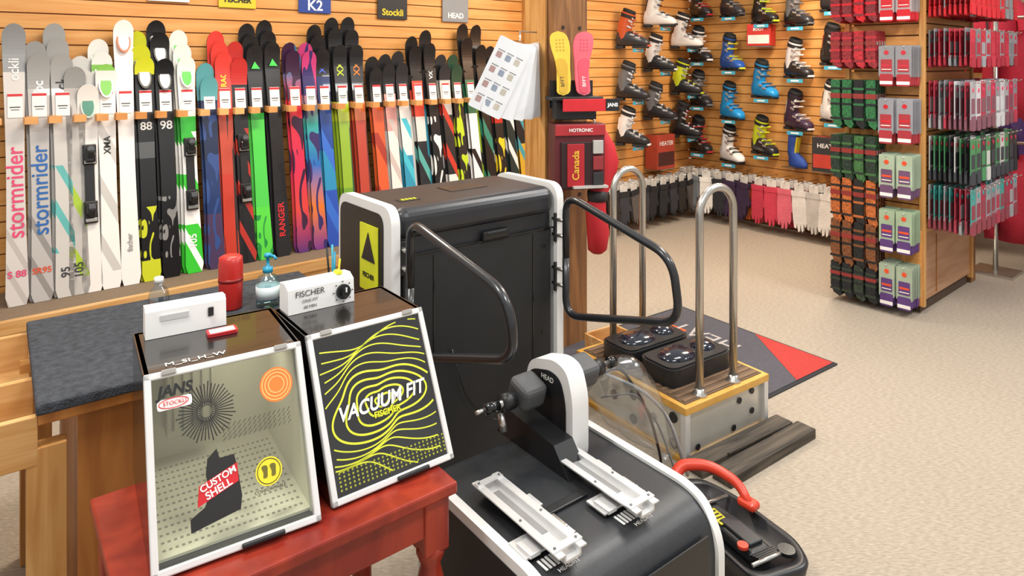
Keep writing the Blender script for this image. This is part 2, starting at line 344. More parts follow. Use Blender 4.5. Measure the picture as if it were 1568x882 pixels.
for i in range(19,30):
    t=(SL[i]+SL[i+1])/2
    c=['#2b2d31','#b0332a','#e9e7e2','#2f8fa8','#1a1b1d','#d65b2c','#26282b','#8fae2f','#202124','#34363a','#a4312b'][i-19]
    ski(t,1.58+.04*(i%3),skimat([(0,c),(1.0,'#1e1f22')],'#dadada' if i%2 else '#333333','diag',0,.7,4),.035,tag=False)

def sign(t0,wd,h1,txt,tc,sz,z=2.07):
    mb=MB('wall_sign'); mb.box((0,0,.12),(wd,.012,.24),mat(h1,.4,var=.03),.003)
    o=mb.obj(loc=W(t0,.345,z),rz=AW); label(txt,sz,FRONT(0,-.008,.055),mat(tc,.5),o,bold=.002); return o
sign(.87,.26,'#efedea','SALOMON','#c9c9c6',.04,2.10); sign(1.32,.26,'#d9c92c','FISCHER','#1b1b1b',.05,2.08); sign(1.90,.26,'#28479b','K2','#ffffff',.11,2.07)
sign(2.58,.28,'#202123','Stockli','#e2c92f',.075,2.05); sign(3.22,.28,'#8b8e93','HEAD','#f4f4f4',.065,2.05)

# ---------- ski boots
def boot_mesh(i,sh,ac,ln='#1b1b1d',bk='#c9c9cc'):
    mb=MB('ski_boot_shape%d'%i); SH=mat(sh,.28,coat=.2); AC=mat(ac,.35); LN=mat(ln,.8); BK=mat(bk,.3,metal=.7)
    def el(cx,hw,z0,z1,n=14):
        return [(cx,hw*math.copysign(abs(math.cos(a))**.7,math.cos(a)),(z0+z1)/2+(z1-z0)/2*math.copysign(abs(math.sin(a))**.7,math.sin(a))) for a in [2*math.pi*k/n for k in range(n)]]
    mb.rings([el(*q) for q in [(-.105,.03,.03,.11),(-.09,.042,.02,.16),(-.05,.048,.018,.18),(.0,.05,.018,.175),(.06,.054,.018,.14),(.12,.056,.018,.11),(.17,.05,.018,.088),(.195,.035,.02,.068),(.205,.015,.025,.05)]],SH)
    def ov(z,cx,rx,ry,lean,n=18):
        return [(cx+rx*math.cos(a),ry*math.sin(a),z-lean*math.cos(a)) for a in [2*math.pi*k/n for k in range(n)]]
    mb.rings([ov(.09,-.035,.058,.05,-.02),ov(.14,-.032,.064,.053,0),ov(.2,-.02,.06,.054,.01),(ov(.27,-.002,.06,.057,.02)),ov(.32,.012,.064,.06,.025)],AC if i%3==1 else SH,cap=False)
    mb.rings([ov(.30,.008,.056,.05,.02),ov(.345,.018,.058,.052,.02),ov(.35,.02,.05,.044,.02),ov(.30,.01,.045,.04,.02)],LN)
    mb.rings([ov(.275,.0,.064,.06,.02),ov(.305,.008,.067,.063,.024)],mat('#222225',.7),cap=False)
    mb.box((-.07,0,.012),(.075,.07,.024),mat('#232325',.7),.004); mb.box((.12,0,.012),(.14,.075,.024),mat('#232325',.7),.006); mb.box((.195,0,.022),(.03,.06,.018),AC,.004)
    for (x,z,w,r) in ((.125,.108,.112,-.25),(.075,.135,.112,-.5),(.045,.205,.108,-1.15),(.058,.255,.114,-1.2)):
        mb.box((x,-.0,z),(.014,w,.012),AC,.003,rot=(0,-r*.7,0)); mb.box((x-.015,-w/2-.001,z-.015),(.045,.008,.016),BK,.002,rot=(0,-r*.4,0)); mb.box((x+.0,-w*.2,z+.01),(.02,.04,.008),BK,.002,rot=(0,-r*.7,0))
    mb.box((-.07,0,.2),(.03,.06,.12),AC,.01,rot=(0,.15,0))
    o=mb.obj(); me=o.data; bpy.data.objects.remove(o); return me
BT=[boot_mesh(i,*c) for i,c in enumerate([('#1c1c1f','#a8262c'),('#242529','#e6e6e6'),('#1b8fd1','#15588a'),('#e8e8e6','#26262a'),('#232428','#c8d62c'),('#2b2b30','#4a4b50'),('#3a2740','#d8d8d8'),('#26262a','#6a6c70'),('#1a1a1c','#b9d030'),('#2255a8','#d0d42c'),('#303136','#c4562b')])]
SHM=glass('acrylic_shelf','#e6eef2',.25,.1); TAGB=mat('#3fa6c4',.5)
sh=MB('boot_display_shelves')
def put_boot(k,x,y,z,ang,s=1.12):
    o=bpy.data.objects.new('ski_boot',BT[k]); S.collection.objects.link(o)
    o.matrix_world=WM@Matrix.Translation((x,y,z))@Matrix.Rotation(RAD(ang),4,'Z')@Matrix.Scale(s,4)
rightcols=[(.214,[2.18,1.69,1.20,.69],[0,1,7,0]),(.602,[2.17,1.60,1.08,.62],[5,9,2,3]),(.975,[2.08,1.32,.74],[8,2,4]),(1.333,[2.04,1.53,1.02],[7,1,6]),(1.70,[2.17,1.66,1.12],[5,0,3]),(2.02,[2.05,1.5],[1,3])]
for s,zs,ks in rightcols:
    for z,k in zip(zs,ks):
        put_boot(k,6.3-.13,-s+.05,z+.003,-112)
        sh.box((6.3-.115,-s+.0,z-.006),(.22,.16,.008),SHM,.002); sh.box((6.3-.225,-s,z-.02),(.006,.16,.035),TAGB); sh.box((6.3-.229,-s,z-.02),(.002,.08,.014),CARD)
leftcols=[(.284,[1.84,1.33,.86],[3,4,0]),(.757,[2.06,1.59,1.08],[3,1,7]),(1.20,[1.83,1.30,.84],[10,7,1])]
for s,zs,ks in leftcols:
    for z,k in zip(zs,ks):
        put_boot(k,6.3-s-.05,.034-.13,z+.003,-68)
        sh.box((6.3-s,.034-.11,z-.006),(.16,.22,.008),SHM,.002); sh.box((6.3-s,.034-.225,z-.02),(.16,.006,.035),TAGB); sh.box((6.3-s,.034-.229,z-.02),(.08,.002,.014),CARD)
wobj(sh)
def carton(x,y,z,d,c1,c2,txt,ang=0,name='product_box'):
    mb=MB(name); mb.box((0,0,d[2]/2),d,mat(c1,.5),.003); mb.box((0,-d[1]/2-.001,d[2]*.3),(d[0]*.9,.002,d[2]*.4),mat(c2,.5)); mb.box((0,0,d[2]+.001),(d[0]*.9,d[1]*.3,.002),mat(c2,.5))
    mb.box((0,-.0,-.008),(d[0],d[1],.012),SHM)
    o=mb.obj(loc=W(x,y,z),rz=AW+RAD(ang)); label(txt,d[2]*.18,FRONT(0,-d[1]/2-.003,d[2]*.75),CARD,o,bold=.0005); return o
carton(6.16,-.93,1.86,(.24,.16,.22),'#b92a24','#d9d5cf','BOOT',-80)
carton(5.6,-.08,.56,(.30,.16,.36),'#a8402f','#4a2622','HEATER')
carton(6.17,-1.62,.66,(.24,.2,.32),'#2b2b2e','#b83a2c','HEAT',-85)
carton(6.17,-1.93,.62,(.28,.2,.24),'#c23a2c','#e0ddd8','SNOW',-85)
mb=MB('boot_liner'); LB=mat('#24489a',.7)
mb.rings([[(cx+rx*math.cos(a),ry*math.sin(a),z) for a in [2*math.pi*k/14 for k in range(14)]] for z,cx,rx,ry in [(0,.05,.12,.04),(.04,.05,.125,.045),(.09,.03,.1,.045),(.14,-.02,.06,.045),(.22,-.015,.055,.05),(.32,0,.06,.055),(.33,0,.05,.045)]],LB)
mb.box((.04,0,.2),(.02,.05,.2),mat('#d8c92e',.6),.006,rot=(0,.2,0)); mb.box((0,0,-.01),(.2,.16,.008),SHM); mb.obj(loc=W(6.17,-1.28,.66),rz=AW+RAD(-112))

# gloves
GO=[(-4,0),(4,0),(4.3,-8),(6.5,-12),(6.2,-15),(4.4,-13.5),(4.3,-19),(3.2,-22),(2.2,-19.5),(1.9,-24),(.9,-25),(.2,-20),(-.3,-24.5),(-1.4,-25),(-2,-20),(-2.6,-23),(-3.8,-22.5),(-4.3,-17),(-4.5,-8)]
def glove(mb,M,c,s=1.0,c2='#222225'):
    mb.prism([(x*.012*s,y*.012*s) for x,y in GO],-.016,.016,mat(c,.75,bump=.3),M,True)
    mb.prism([(-.055*s,.0),(.055*s,.0),(.052*s,-.05),(-.052*s,-.05)],-.020,.020,mat(c2,.8),M)
    mb.prism([(-.045,.0),(.045,.0),(.045,.07),(-.045,.07)],-.002,.002,mat('#cfccc6',.6),M)
g=MB('hanging_gloves')
gc=[(.16,['#2b2b2e','#d8d6d2','#2b2b2e']),(.32,['#3a3c40','#e3e0db','#7d8085']),(.46,['#2b2d33','#7a9aa0','#e6e3dd']),(.60,['#24489a','#5a3f86','#2b2d33']),(.74,['#3b2a4e','#5c4778','#33223f']),(.90,['#33223f','#c8622e','#33223f']),(1.06,['#b8303f','#c85060','#c1354a']),(1.20,['#c85060','#b8303f','#c1354a']),(1.34,['#c04055','#b22a40','#d06070']),(1.48,['#c85060','#b9303f','#d8d4cf']),(1.62,['#e6e4df','#d0ccc6','#bdb9b4']),(1.76,['#ecebe8','#bdb9b4','#dcd9d3']),(1.90,['#dcd9d3','#3a3a3c','#e6e4df']),(2.04,['#efeeea','#d5d2cc','#bdb9b4']),(2.18,['#2b2b2e','#c9c6c0','#2b2b2e'])]
for s,cs in gc:
    for k,c in enumerate(cs):
        M=basis((6.3-.20-.085*k,-s+.03,.47),(0,-1,0),(0,0,1))
        M=M@Matrix.Rotation(random.uniform(-.1,.1),4,'Z')@Matrix.Rotation(random.uniform(-.3,.3),4,'Y')
        glove(g,M,c,1.28,'#2a2a2d' if k==1 else c)
    g.tube([Vector((6.3,-s+.03,.54)),Vector((5.88,-s+.03,.54))],.004,STEEL,6)
for i in range(9):
    s=.42+i*.155
    for k in range(3):
        M=basis((6.3-s,-.10-.08*k,.43),(1,0,0),(0,0,1))@Matrix.Rotation(random.uniform(-.15,.15),4,'Z')@Matrix.Rotation(random.uniform(-.3,.3),4,'Y')
        glove(g,M,random.choice(['#232427','#3a3a3d','#2b2622','#5a5450','#33343a']),1.15)
    g.tube([Vector((6.3-s,.03,.50)),Vector((6.3-s,-.32,.50))],.004,STEEL,6)
wobj(g)

# ---------- gondola
go=MB('slatwall_gondola'); gx0,gx1,gy0,gy1=4.75,5.72,-2.91,-2.42
CAB=wood('cabinet_ply','#a87b58','#bf9473',(1,10,10),2)
go.box(((gx0+gx1)/2,(gy0+gy1)/2,.31),(gx1-gx0,gy1-gy0,.46),CAB,.004); go.box(((gx0+gx1)/2,(gy0+gy1)/2,.04),(gx1-gx0-.04,gy1-gy0-.04,.08),mat('#4a3a2d',.7))
go.box(((gx0+gx1)/2,(gy0+gy1)/2,.555),(gx1-gx0+.02,gy1-gy0+.02,.03),OAK,.004)
go.box(((gx0+gx1)/2,(gy0+gy1)/2,1.6),(gx1-gx0-.06,gy1-gy0-.06,2.1),GROOVE)
z=.57
while z<2.66:
    go.box(((gx0+gx1)/2,(gy0+gy1)/2,z+.036),(gx1-gx0,gy1-gy0,.072),MAPLE); z+=.082
for x in (gx0,gx1):
    for y in (gy0,gy1): go.box((x,y,1.4),(.035,.035,2.7),OAKZ,.003)
go.box((gx1+.08,gy0+.05,.29),(.1,.1,.58),TIMB,.006); go.box((5.0,gy0-.003,.3),(.004,.006,.4),GROOVE)
go.box((gx0-.015,(gy0+gy1)/2-.0,.31),(.02,gy1-gy0,.5),MAPLE)
wobj(go)
def pack(mb,M,w,h,c1,c2,c3):
    mb.prism(rrect(-w/2,-h*.28,w/2,h*.5,.006,2),-.002,.002,mat(c1,.45),M)
    mb.prism(rrect(-w*.42,-h*.5,w*.42,-h*.2,.012,2),-.007,.007,mat(c2,.8),M)
    mb.prism(rrect(-w*.36,-h*.15,w*.36,h*.16,.004,1),.002,.0035,mat(c2,.7),M)
    mb.disc((0,h*.33,.002),w*.16,.002,mat(c3,.5),M,n=10)
ps=MB('packaged_accessories')
rows=[(2.12,.24,['#c8202a','#b03038','#8a8a8c'],'#c8202a','#e8e6e2'),(1.79,.25,['#8f9093','#b83040','#77797c'],'#a02434','#c42a3a'),(1.41,.32,['#a2a3a5','#8d8f92','#b83a4c','#c8c8c8'],'#7d4f5a','#d84a6a'),(1.05,.30,['#26272a','#c8c6c2','#3a3c3f','#4a8a5a'],'#3a3d42','#c42a4a'),(.72,.30,['#9a9b9e','#8a8d91','#a83a4c','#4a9a92'],'#8d3f4a','#2ba6a0')]
for (zc,h,cs,c2,c3) in rows:
    for j in range(10):
        x=gx0+.06+j*.105
        n=9
        for k in range(n):
            M=basis((x+random.uniform(-.004,.004),gy0-.035-k*.030,zc+random.uniform(-.006,.006)),(1,0,0),(0,0,1))
            pack(ps,M,.094,h,random.choice(cs),c2 if random.random()<.7 else random.choice(cs),c3)
        ps.tube([(x,gy0,zc+h*.47),(x,gy0-.31,zc+h*.47),(x,gy0-.315,zc+h*.5)],.003,STEEL,6)
erows=[(2.1,.26,'#a89c9c','#c8202a','#c8202a'),(1.67,.27,'#8d8d90','#a83038','#c42a3a'),(1.30,.30,'#93949a','#a8323a','#c8202a'),(.93,.29,'#a9bba2','#6a4a6a','#e0502a'),(.56,.28,'#9fb596','#5a3a76','#e0502a'),(.20,.28,'#9fae98','#5a3a76','#e0502a')]
for (zc,h,c1,c2,c3) in erows:
    for y in (gy0+.05,gy0+.16):
        for k in range(9):
            M=basis((gx0-.035-k*.018,y+random.uniform(-.004,.004),zc+random.uniform(-.005,.005)),(0,-1,0),(0,0,1))
            pack(ps,M,.098,h,c1,c2,c3)
            if k==8:
                ps.prism([(-.04,-h*.46),(.04,-h*.46),(.04,-h*.38),(-.04,-h*.38)],.0075,.0085,CARD,M); ps.prism([(-.03,-h*.02),(.03,-h*.02),(.03,h*.03),(-.03,h*.03)],.0036,.0045,mat(c3,.6),M); ps.prism([(-.03,-h*.1),(.03,-h*.1),(.03,-h*.08),(-.03,-h*.08)],.0036,.0045,CARD,M)
        ps.tube([(gx0,y,zc+h*.47),(gx0-.20,y,zc+h*.47)],.003,STEEL,6)
for (zc,h,c1,c2) in [(2.1,.26,'#7b2f35','#c8202a'),(1.78,.26,'#8a2a30','#b52c35'),(1.40,.34,'#2d6b3f','#1e1f21'),(1.02,.32,'#26352a','#3f6a3a'),(.72,.32,'#b5622e','#26231f'),(.42,.32,'#7a4a2a','#1e1f1d'),(.16,.24,'#1f2022','#2f3a2c')]:
    for y in (gy0+.26,gy0+.34,gy0+.42,gy0+.50):
        for k in range(8):
            M=basis((gx0-.03-k*.021,y,zc),(0,-1,0),(0,0,1))
            pts=[(-.03,h/2),(.03,h/2),(.03,-h*.25),(.045,-h*.42),(.03,-h*.5),(-.01,-h*.42),(-.032,-h*.2)]
            ps.prism(pts,-.008,.008,mat(c1 if (k+int(y*10))%2 else c2,.85,var=.5,scale=60),M)
            for q in (.32,.0,-.3): ps.prism([(-.034,h*q-.008),(.034,h*q-.008),(.034,h*q+.008),(-.034,h*q+.008)],-.009,.009,mat(c2 if (k+int(y*10))%2 else c1,.8),M)
            ps.prism([(-.034,h*.12),(.034,h*.12),(.034,h*.22),(-.034,h*.22)],-.0095,.0095,mat('#8c2f2a' if k%2 else '#8a8884',.6),M)
wobj(ps)
# garments
for i,(c,x,y) in enumerate([('#a8142c',6.35,-3.15),('#7a2468',6.42,-3.42),('#b0162a',6.5,-3.70),('#9a1226',6.58,-3.95),('#b8243a',6.7,-2.75),('#a41a30',7.0,-2.7),('#c03450',7.3,-2.75)]):
    for lv,zb in ((0,1.0),(1,.0)) if i<4 else ((0,1.35),(1,.35)):
        mb=MB('hanging_jacket'); C=mat(c if lv==0 else ['#a81a2e','#4a2f6d','#a01624'][i%3],.8,bump=.3,scale=6)
        z=zb+.25
        def e(zz,rx,ry): return [(rx*math.cos(a),ry*math.sin(a)*(1+.12*math.sin(5*a)),zz) for a in [2*math.pi*k/20 for k in range(20)]]
        mb.rings([e(z,.22,.09),e(z+.2,.23,.09),e(z+.45,.22,.085),e(z+.6,.20,.07),e(z+.66,.08,.05),e(z+.70,.075,.055)],C)
        for sgn in (-1,1): mb.tube([(sgn*.19,0,z+.6),(sgn*.27,-.02,z+.45),(sgn*.28,-.04,z+.2),(sgn*.27,-.05,z+.02)],lambda q:.06-.015*q,C)
        mb.box((0,-.088,z+.35),(.012,.01,.6),mat('#1f1f22',.5)); mb.tube([(0,0,z+.69),(0,0,z+.76),(.02,0,z+.785),(0,0,z+.8)],.004,STEEL,6)
        mb.obj(loc=W(x,y,0),rz=AW+RAD(-70))
gr=MB('garment_rack')
for z in (2.05,1.05): gr.tube([(6.2,-2.95,z),(6.62,-4.15,z)],.014,STEEL)
for (x,y) in ((6.2,-2.95),(6.62,-4.15)): gr.tube([(x,y,0),(x,y,2.3)],.018,STEEL); gr.box((x,y,.01),(.3,.3,.02),STEEL,.004)
for z in (2.40,1.40): gr.tube([(6.5,-2.7,z-.25),(7.5,-2.7,z-.25)],.012,STEEL)
wobj(gr)

# ---------- pillar display
def foot(s=1,mir=1):
    W_=[(0,.030),(.03,.034),(.09,.036),(.15,.034),(.20,.038),(.27,.048),(.31,.049),(.34,.042),(.372,.02)]
    L=[];Rr=[]
    for i in range(37):
        q=i/36*.372; hw=.02
        for k in range(len(W_)-1):
            if W_[k][0]<=q<=W_[k+1][0]:
                f=(q-W_[k][0])/(W_[k+1][0]-W_[k][0]); hw=W_[k][1]*(1-f)+W_[k+1][1]*f; break
        if q<.034: hw=.035*math.sqrt(max(0,1-((.034-q)/.034)**2))
        if q>.325: hw=.046*math.sqrt(max(0,1-((q-.325)/.047)**2))
        shf=.010*math.sin(q/.372*math.pi*1.2)*mir
        L.append((-hw+shf,q)); Rr.append((hw+shf,q))
    return L+Rr[::-1]
sd=MB('insole_display')
sd.box((0,-.215,.93),(.30,.16,.02),BLK,.004); sd.box((0,-.16,.95),(.26,.01,.16),BLK); sd.box((0,-.21,.865),(.24,.10,.11),BLK,.004)
def fsc(pts,f): return [(x*f,y) for x,y in pts]
M1=basis((-.065,-.22,.945),(1,0,.04),(0,.12,1)); M2=basis((.055,-.23,.945),(1,0,-.03),(0,.12,1))
sd.prism(fsc(foot(),1.15),-.006,.006,mat('#e0be3a',.6),M1,True); sd.prism(fsc(foot(mir=-1),1.2),-.006,.006,mat('#dc5868',.6),M2,True)
sd.prism([(x*.7,y*.55+.01) for x,y in foot()],.006,.009,mat('#caa22a',.6),M1,True); sd.prism([(x*.7,y*.55+.01) for x,y in foot(mir=-1)],.006,.009,mat('#c84558',.6),M2,True)
for j in range(4):
    for i in range(3):
        sd.disc((-.02+i*.02,.26+j*.02,.0062),.005,.001,mat('#b8922a',.6),M1,n=10); sd.disc((-.02+i*.02,.26+j*.02,.0062),.005,.001,mat('#c2404f',.6),M2,n=10)
sd.box((.07,-.315,.895),(.33,.008,.07),RED,.002); sd.box((.195,-.3195,.895),(.08,.004,.07),BLK)
sdo=sd.obj(loc=DSP+Vector((.02,0,.56)),rz=RAD(12))
label('BFFT',.03,M1@Matrix.Translation((0,.08,.0095))@Matrix.Rotation(RAD(90),4,'Z'),BLK,sdo); label('BFFT',.03,M2@Matrix.Translation((0,.08,.0095))@Matrix.Rotation(RAD(90),4,'Z'),CARD,sdo)
label('JANS',.028,FRONT(.195,-.323,.895),CARD,sdo,bold=.001)
hb=MB('heated_sock_display'); hb.box((.0,-.225,.185),(.29,.15,.37),mat('#5a1a20',.45),.004); hb.box((0,-.305,.335),(.29,.02,.06),mat('#a82a30',.4),.003)
hb.box((-.02,-.306,.14),(.19,.012,.26),mat('#2a1013',.5),.004); hb.box((-.03,-.314,.14),(.10,.006,.24),mat('#a81f28',.45),.003)
for k in range(3): hb.box((.10,-.312,.06+k*.09),(.06,.02,.075),mat(['#2a2a2c','#8d2b30','#b0aca6'][k],.5),.003)
hb.box((.05,-.32,.02),(.2,.05,.012),mat('#b9b5b0',.3))
hbo=hb.obj(loc=DSP+Vector((.03,0,.98)),rz=RAD(12)); label('HOTRONIC',.026,FRONT(0,-.317,.335),CARD,hbo,bold=.0005); label('Canada',.055,basis((-.03,-.319,.14),(0,0,1),(-1,0,0)),mat('#e0b23a',.5),hbo,bold=.001)
st=MB('red_boot_liner_sample')
def sec(z,cx,rx,ry,yy=0): return [(cx+rx*math.cos(a),yy+ry*math.sin(a),z) for a in [2*math.pi*k/16 for k in range(16)]]
st.rings([sec(.0,0,.03,.03),sec(.02,0,.055,.05),sec(.12,.005,.065,.06,.0),sec(.25,-.01,.06,.05),sec(.33,0,.05,.045),sec(.42,.03,.075,.05),sec(.52,.05,.08,.05),sec(.62,.035,.07,.045),sec(.70,.0,.055,.04),sec(.73,-.01,.04,.03)],mat('#b81c28',.55))
st.rings([sec(.30,0,.057,.052),sec(.33,0,.060,.054),sec(.36,0,.060,.052)],mat('#2a2a2d',.6))
st.tube([(0,0,.71),(0,.06,.76),(0,.14,.76)],.006,STEEL,8)
st.obj(loc=DSP+Vector((.20,-.20,.60)),rz=RAD(12))
hs=MB('hanging_brochure_sheets')
for k in range(6):
    a=RAD(-26+k*7); M=basis((.0+.010*k,.03*k,0),(math.cos(.3+.12*k),math.sin(.3+.12*k),0),(0,0,1))@Matrix.Rotation(a,4,'Z')
    hs.prism(rrect(-.10,-.48,.10,-.05,.012,2),-.0008,.0008,mat('#dfe2e5',.25,var=.03),M)
    if k==0:
        for j in range(12): hs.prism(rrect(-.078+(j%3)*.057,-.44+(j//3)*.09,-.045+(j%3)*.057,-.405+(j//3)*.09,.004,1),.001,.0016,mat(['#a98a86','#8894a4','#b8b2a4'][j%3],.5),M)
        for j in range(12): hs.prism(rrect(-.078+(j%3)*.057,-.398+(j//3)*.09,-.035+(j%3)*.057,-.392+(j//3)*.09,.001,1),.001,.0016,mat('#8a8a8a',.5),M)
hs.tube([(0,0,-.04),(.0,.06,.02),(.04,.12,.02),(.10,.17,.02)],.005,STEEL,8)
hs.obj(loc=(.045,3.82,1.85),rz=0)

# ---------- boot fitting cabinet
CA=RAD(38.5); c=MB('vacuum_boot_fitting_cabinet'); GR=mat('#1f2124',.45,bump=.05,scale=80)
WT=mat('#e0e0de',.3,var=.02)
c.box((0,.005,.565),(.79,.42,1.11),GR,.03,3)
c.box((0,-.002,1.075),(.80,.445,.125),mat('#292b2f',.33),.045,5)
for sx in (-1,1):
    Mx=basis((sx*.417-.019,0,0),(0,1,0),(0,0,1))
    c.prism(rrect(-.235,.0,.225,1.15,.075,8),0,.038,WT,Mx,True)
    c.prism(rrect(-.175,.03,.205,1.115,.055,8),-.003,.041,BLK,Mx)
c.box((0,-.212,.50),(.75,.012,.90),mat('#1b1d1f',.5),.004); c.box((-.24,-.219,.5),(.004,.004,.88),BLKG); c.box((.27,-.219,.5),(.004,.004,.88),BLKG); c.box((0,-.216,.955),(.78,.012,.006),BLKG)
c.box((.06,-.222,.975),(.14,.02,.045),BLKG,.01); c.box((.06,-.230,.985),(.10,.01,.015),BLK,.004)
c.box((.06,.02,1.1385),(.20,.11,.004),mat('#34261f',.3),.001); c.box((-.27,-.07,1.1382),(.09,.05,.003),mat('#2b2d20',.4))
for k in range(4): c.box((-.295+k*.018,-.07,1.1405),(.01,.02,.002),YEL)
for q in (-.33,.33):
    for z in (.12,.5,.88): c.disc((0,0,0),.008,.004,BLKG,basis((q,-.218,z),(1,0,0),(0,0,1)),n=12)
LB_=basis((-.4385,-.02,0),(0,1,0),(0,0,1))
c.prism(rrect(-.12,.80,.03,1.06,.004,2),-.006,-.002,YEL,LB_)
c.prism([(-.10,.92),(.01,.92),(-.045,1.03)],-.009,-.006,BLK,LB_)
for z0 in (.62,.70): c.prism(rrect(-.10,z0,-.02,z0+.05,.004,2),-.005,-.002,WHT,LB_)
DK=mat('#232427',.3,coat=.3)
for sx,out,zB,oz in ((-.385,.66,.60,.20),(.405,.66,.57,.15)):
    zT=1.11
    path=fillet([(sx,-.285,zB+.26),(sx,-.285,zB),(sx+.01,-.24-out,zB+oz),(sx,-.24-out+.03,zB+.39),(sx,-.285,zT),(sx,-.285,zB+.26)],.09,8)
    c.tube(path,.0165,DK,12)
    for z in (.76,.98):
        for dz in (0,.07):
            c.tube([(sx,-.20,z+dz-.06),(sx,-.285,z+dz-.06)],.010,STEEL,8)
        c.box((sx,-.228,z-.025),(.040,.012,.13),BLK,.004)
cab=c.obj(loc=(-.255,3.0,0),rz=CA)
label('FISCHER',.026,basis((-.4455,-.065,.86),(0,-1,0),(0,0,1)),BLK,cab,bold=.0008)
tb=MB('cable'); tb.tube([(p_.x,p_.y,p_.z) for p_ in fillet([(-.16,-.225,.55),(-.1,-.25,.32),(.05,-.28,.2),(.2,-.34,.3),(.28,-.30,.42)],.2,6)],.003,BLKG,6); x=tb.obj(); x.parent=cab; x.matrix_local=Matrix.Identity(4)

# ---------- press platform
PA=RAD(37.5); p=MB('boot_press_platform'); TOP=mat('#2a2c2f',.4,bump=.05,scale=60)
prof=[(-.2875,.0),(-.2875,.30),(-.27,.365),(-.225,.405),(-.17,.42),(.36,.42),(.36,.0)]
Mx=basis((-.30,0,0),(0,1,0),(0,0,1)); pr=[(q.x,q.y) for q in fillet([(a,b_,0) for a,b_ in prof],.03,4,True)]
p.prism(pr,.012,.588,TOP,Mx,True)
for x0,x1 in ((-.014,.014),(.586,.614)):
    o1=[(q.x,q.y) for q in fillet([(-.30,0,0),(-.30,.32,0),(-.24,.41,0),(-.17,.43,0),(.37,.43,0),(.37,0,0)],.05,5,True)]
    p.prism(o1,x0,x1,WT,Mx,True)
    o2=[(q.x,q.y) for q in fillet([(-.272,0.01,0),(-.272,.30,0),(-.22,.38,0),(-.16,.40,0),(.34,.40,0),(.34,.01,0)],.045,5,True)]
    p.prism(o2,x0-.002,x1+.002,BLK,Mx,True)
p.box((.0,-.292,.20),(.14,.02,.035),BLKG,.006); p.box((0,-.2895,.2),(.5,.004,.3),BLK)
for rx in (-.205,.075):
    y0,y1=-.22,.165; zb=.435
    p.box((rx,(y0+y1)/2,zb+.012),(.052,y1-y0,.006),ALU)
    for s in (-1,1):
        p.box((rx+s*.026,(y0+y1)/2,zb+.02),(.005,y1-y0,.02),ALU); p.box((rx+s*.036,(y0+y1)/2,zb+.029),(.022,y1-y0,.004),ALU)
    p.box((rx,-.10,zb-.002),(.17,.075,.006),ALU,.001); p.box((rx-.06,-.115,zb+.004),(.035,.06,.012),ALU,.002); p.box((rx+.06,-.085,zb+.004),(.035,.06,.012),STEEL,.002)
    p.box((rx+.06,.03,zb+.0),(.05,.06,.008),ALU,.001); p.box((rx,y0+.03,zb+.033),(.1,.022,.004),ALU); p.box((rx,y1-.02,zb+.033),(.09,.02,.004),ALU)
    for y in (y0+.03,y1-.02,-.05):
        for s in (-1,1): p.disc((rx+s*.036,y,zb+.035 if y!=-.05 else zb+.031),.004,.002,mat('#77797b',.4,metal=.6),None,n=10)
    for k in range(7): p.box((rx-.055+k*.013,-.165,.4215),(.007,.04,.002),WHT)
    p.box((rx,.0,zb+.0155),(.02,.22,.002),mat('#9a9b9c',.4,metal=.6))
p.box((-.065,-.02,.425),(.18,.03,.01),BLK,.003)
pp=fillet([(.12,.40,0),(.12,.62,0),(.15,.70,0),(.21,.715,0),(.34,.68,0),(.40,.42,0)],.05,6,True)
pp=[(q.x,q.y) for q in pp]; Ms=basis((.105,0,0),(0,1,0),(0,0,1))
p.prism(pp,0,.07,WT,Ms,True)
inn=[(.255+(a-.255)*.86+.012,.555+(b_-.555)*.88-.02) for a,b_ in pp]
p.prism(inn,-.003,.073,BLK,Ms,True)
p.prism([(.05,.42),(.42,.42),(.36,.52),(.12,.5)],-.08,.0,BLK,Ms)
for x0,x1 in ((-.01,.09),(.225,.335)):
    p.box(((x0+x1)/2,.27,.61),(x1-x0,.10,.085),mat('#4b4c4e',.6),.022,3,rot=(.3,0,0))
p.tube([(-.12,.27,.60),(.44,.27,.60)],.011,STEEL,10)
for x in (-.04,.36): p.tube([(x-.025,.27,.60),(x+.02,.27,.60)],.028,BLK,14)
p.tube([(-.13,.27,.60),(-.08,.27,.60)],.018,BLKG,12); p.tube([(-.165,.27,.60),(-.13,.27,.60)],.007,STEEL,8); p.tube([(.42,.27,.60),(.45,.27,.60)],.02,BLKG,12)
p.tube([(-.07,.27,.57),(-.07,.25,.52)],.012,STEEL,8)
po=p.obj(loc=(.183,2.02,0),rz=PA)
label('HEAD',.024,basis((.101,.24,.645),(0,-1,0),(0,0,1)),OFFW,po); label('HEADFIT',.018,basis((-.205,-.205,.4225),(1,0,0),(0,1,0)),WHT,po); label('HEADFIT',.018,basis((.075,-.205,.4225),(1,0,0),(0,1,0)),WHT,po)

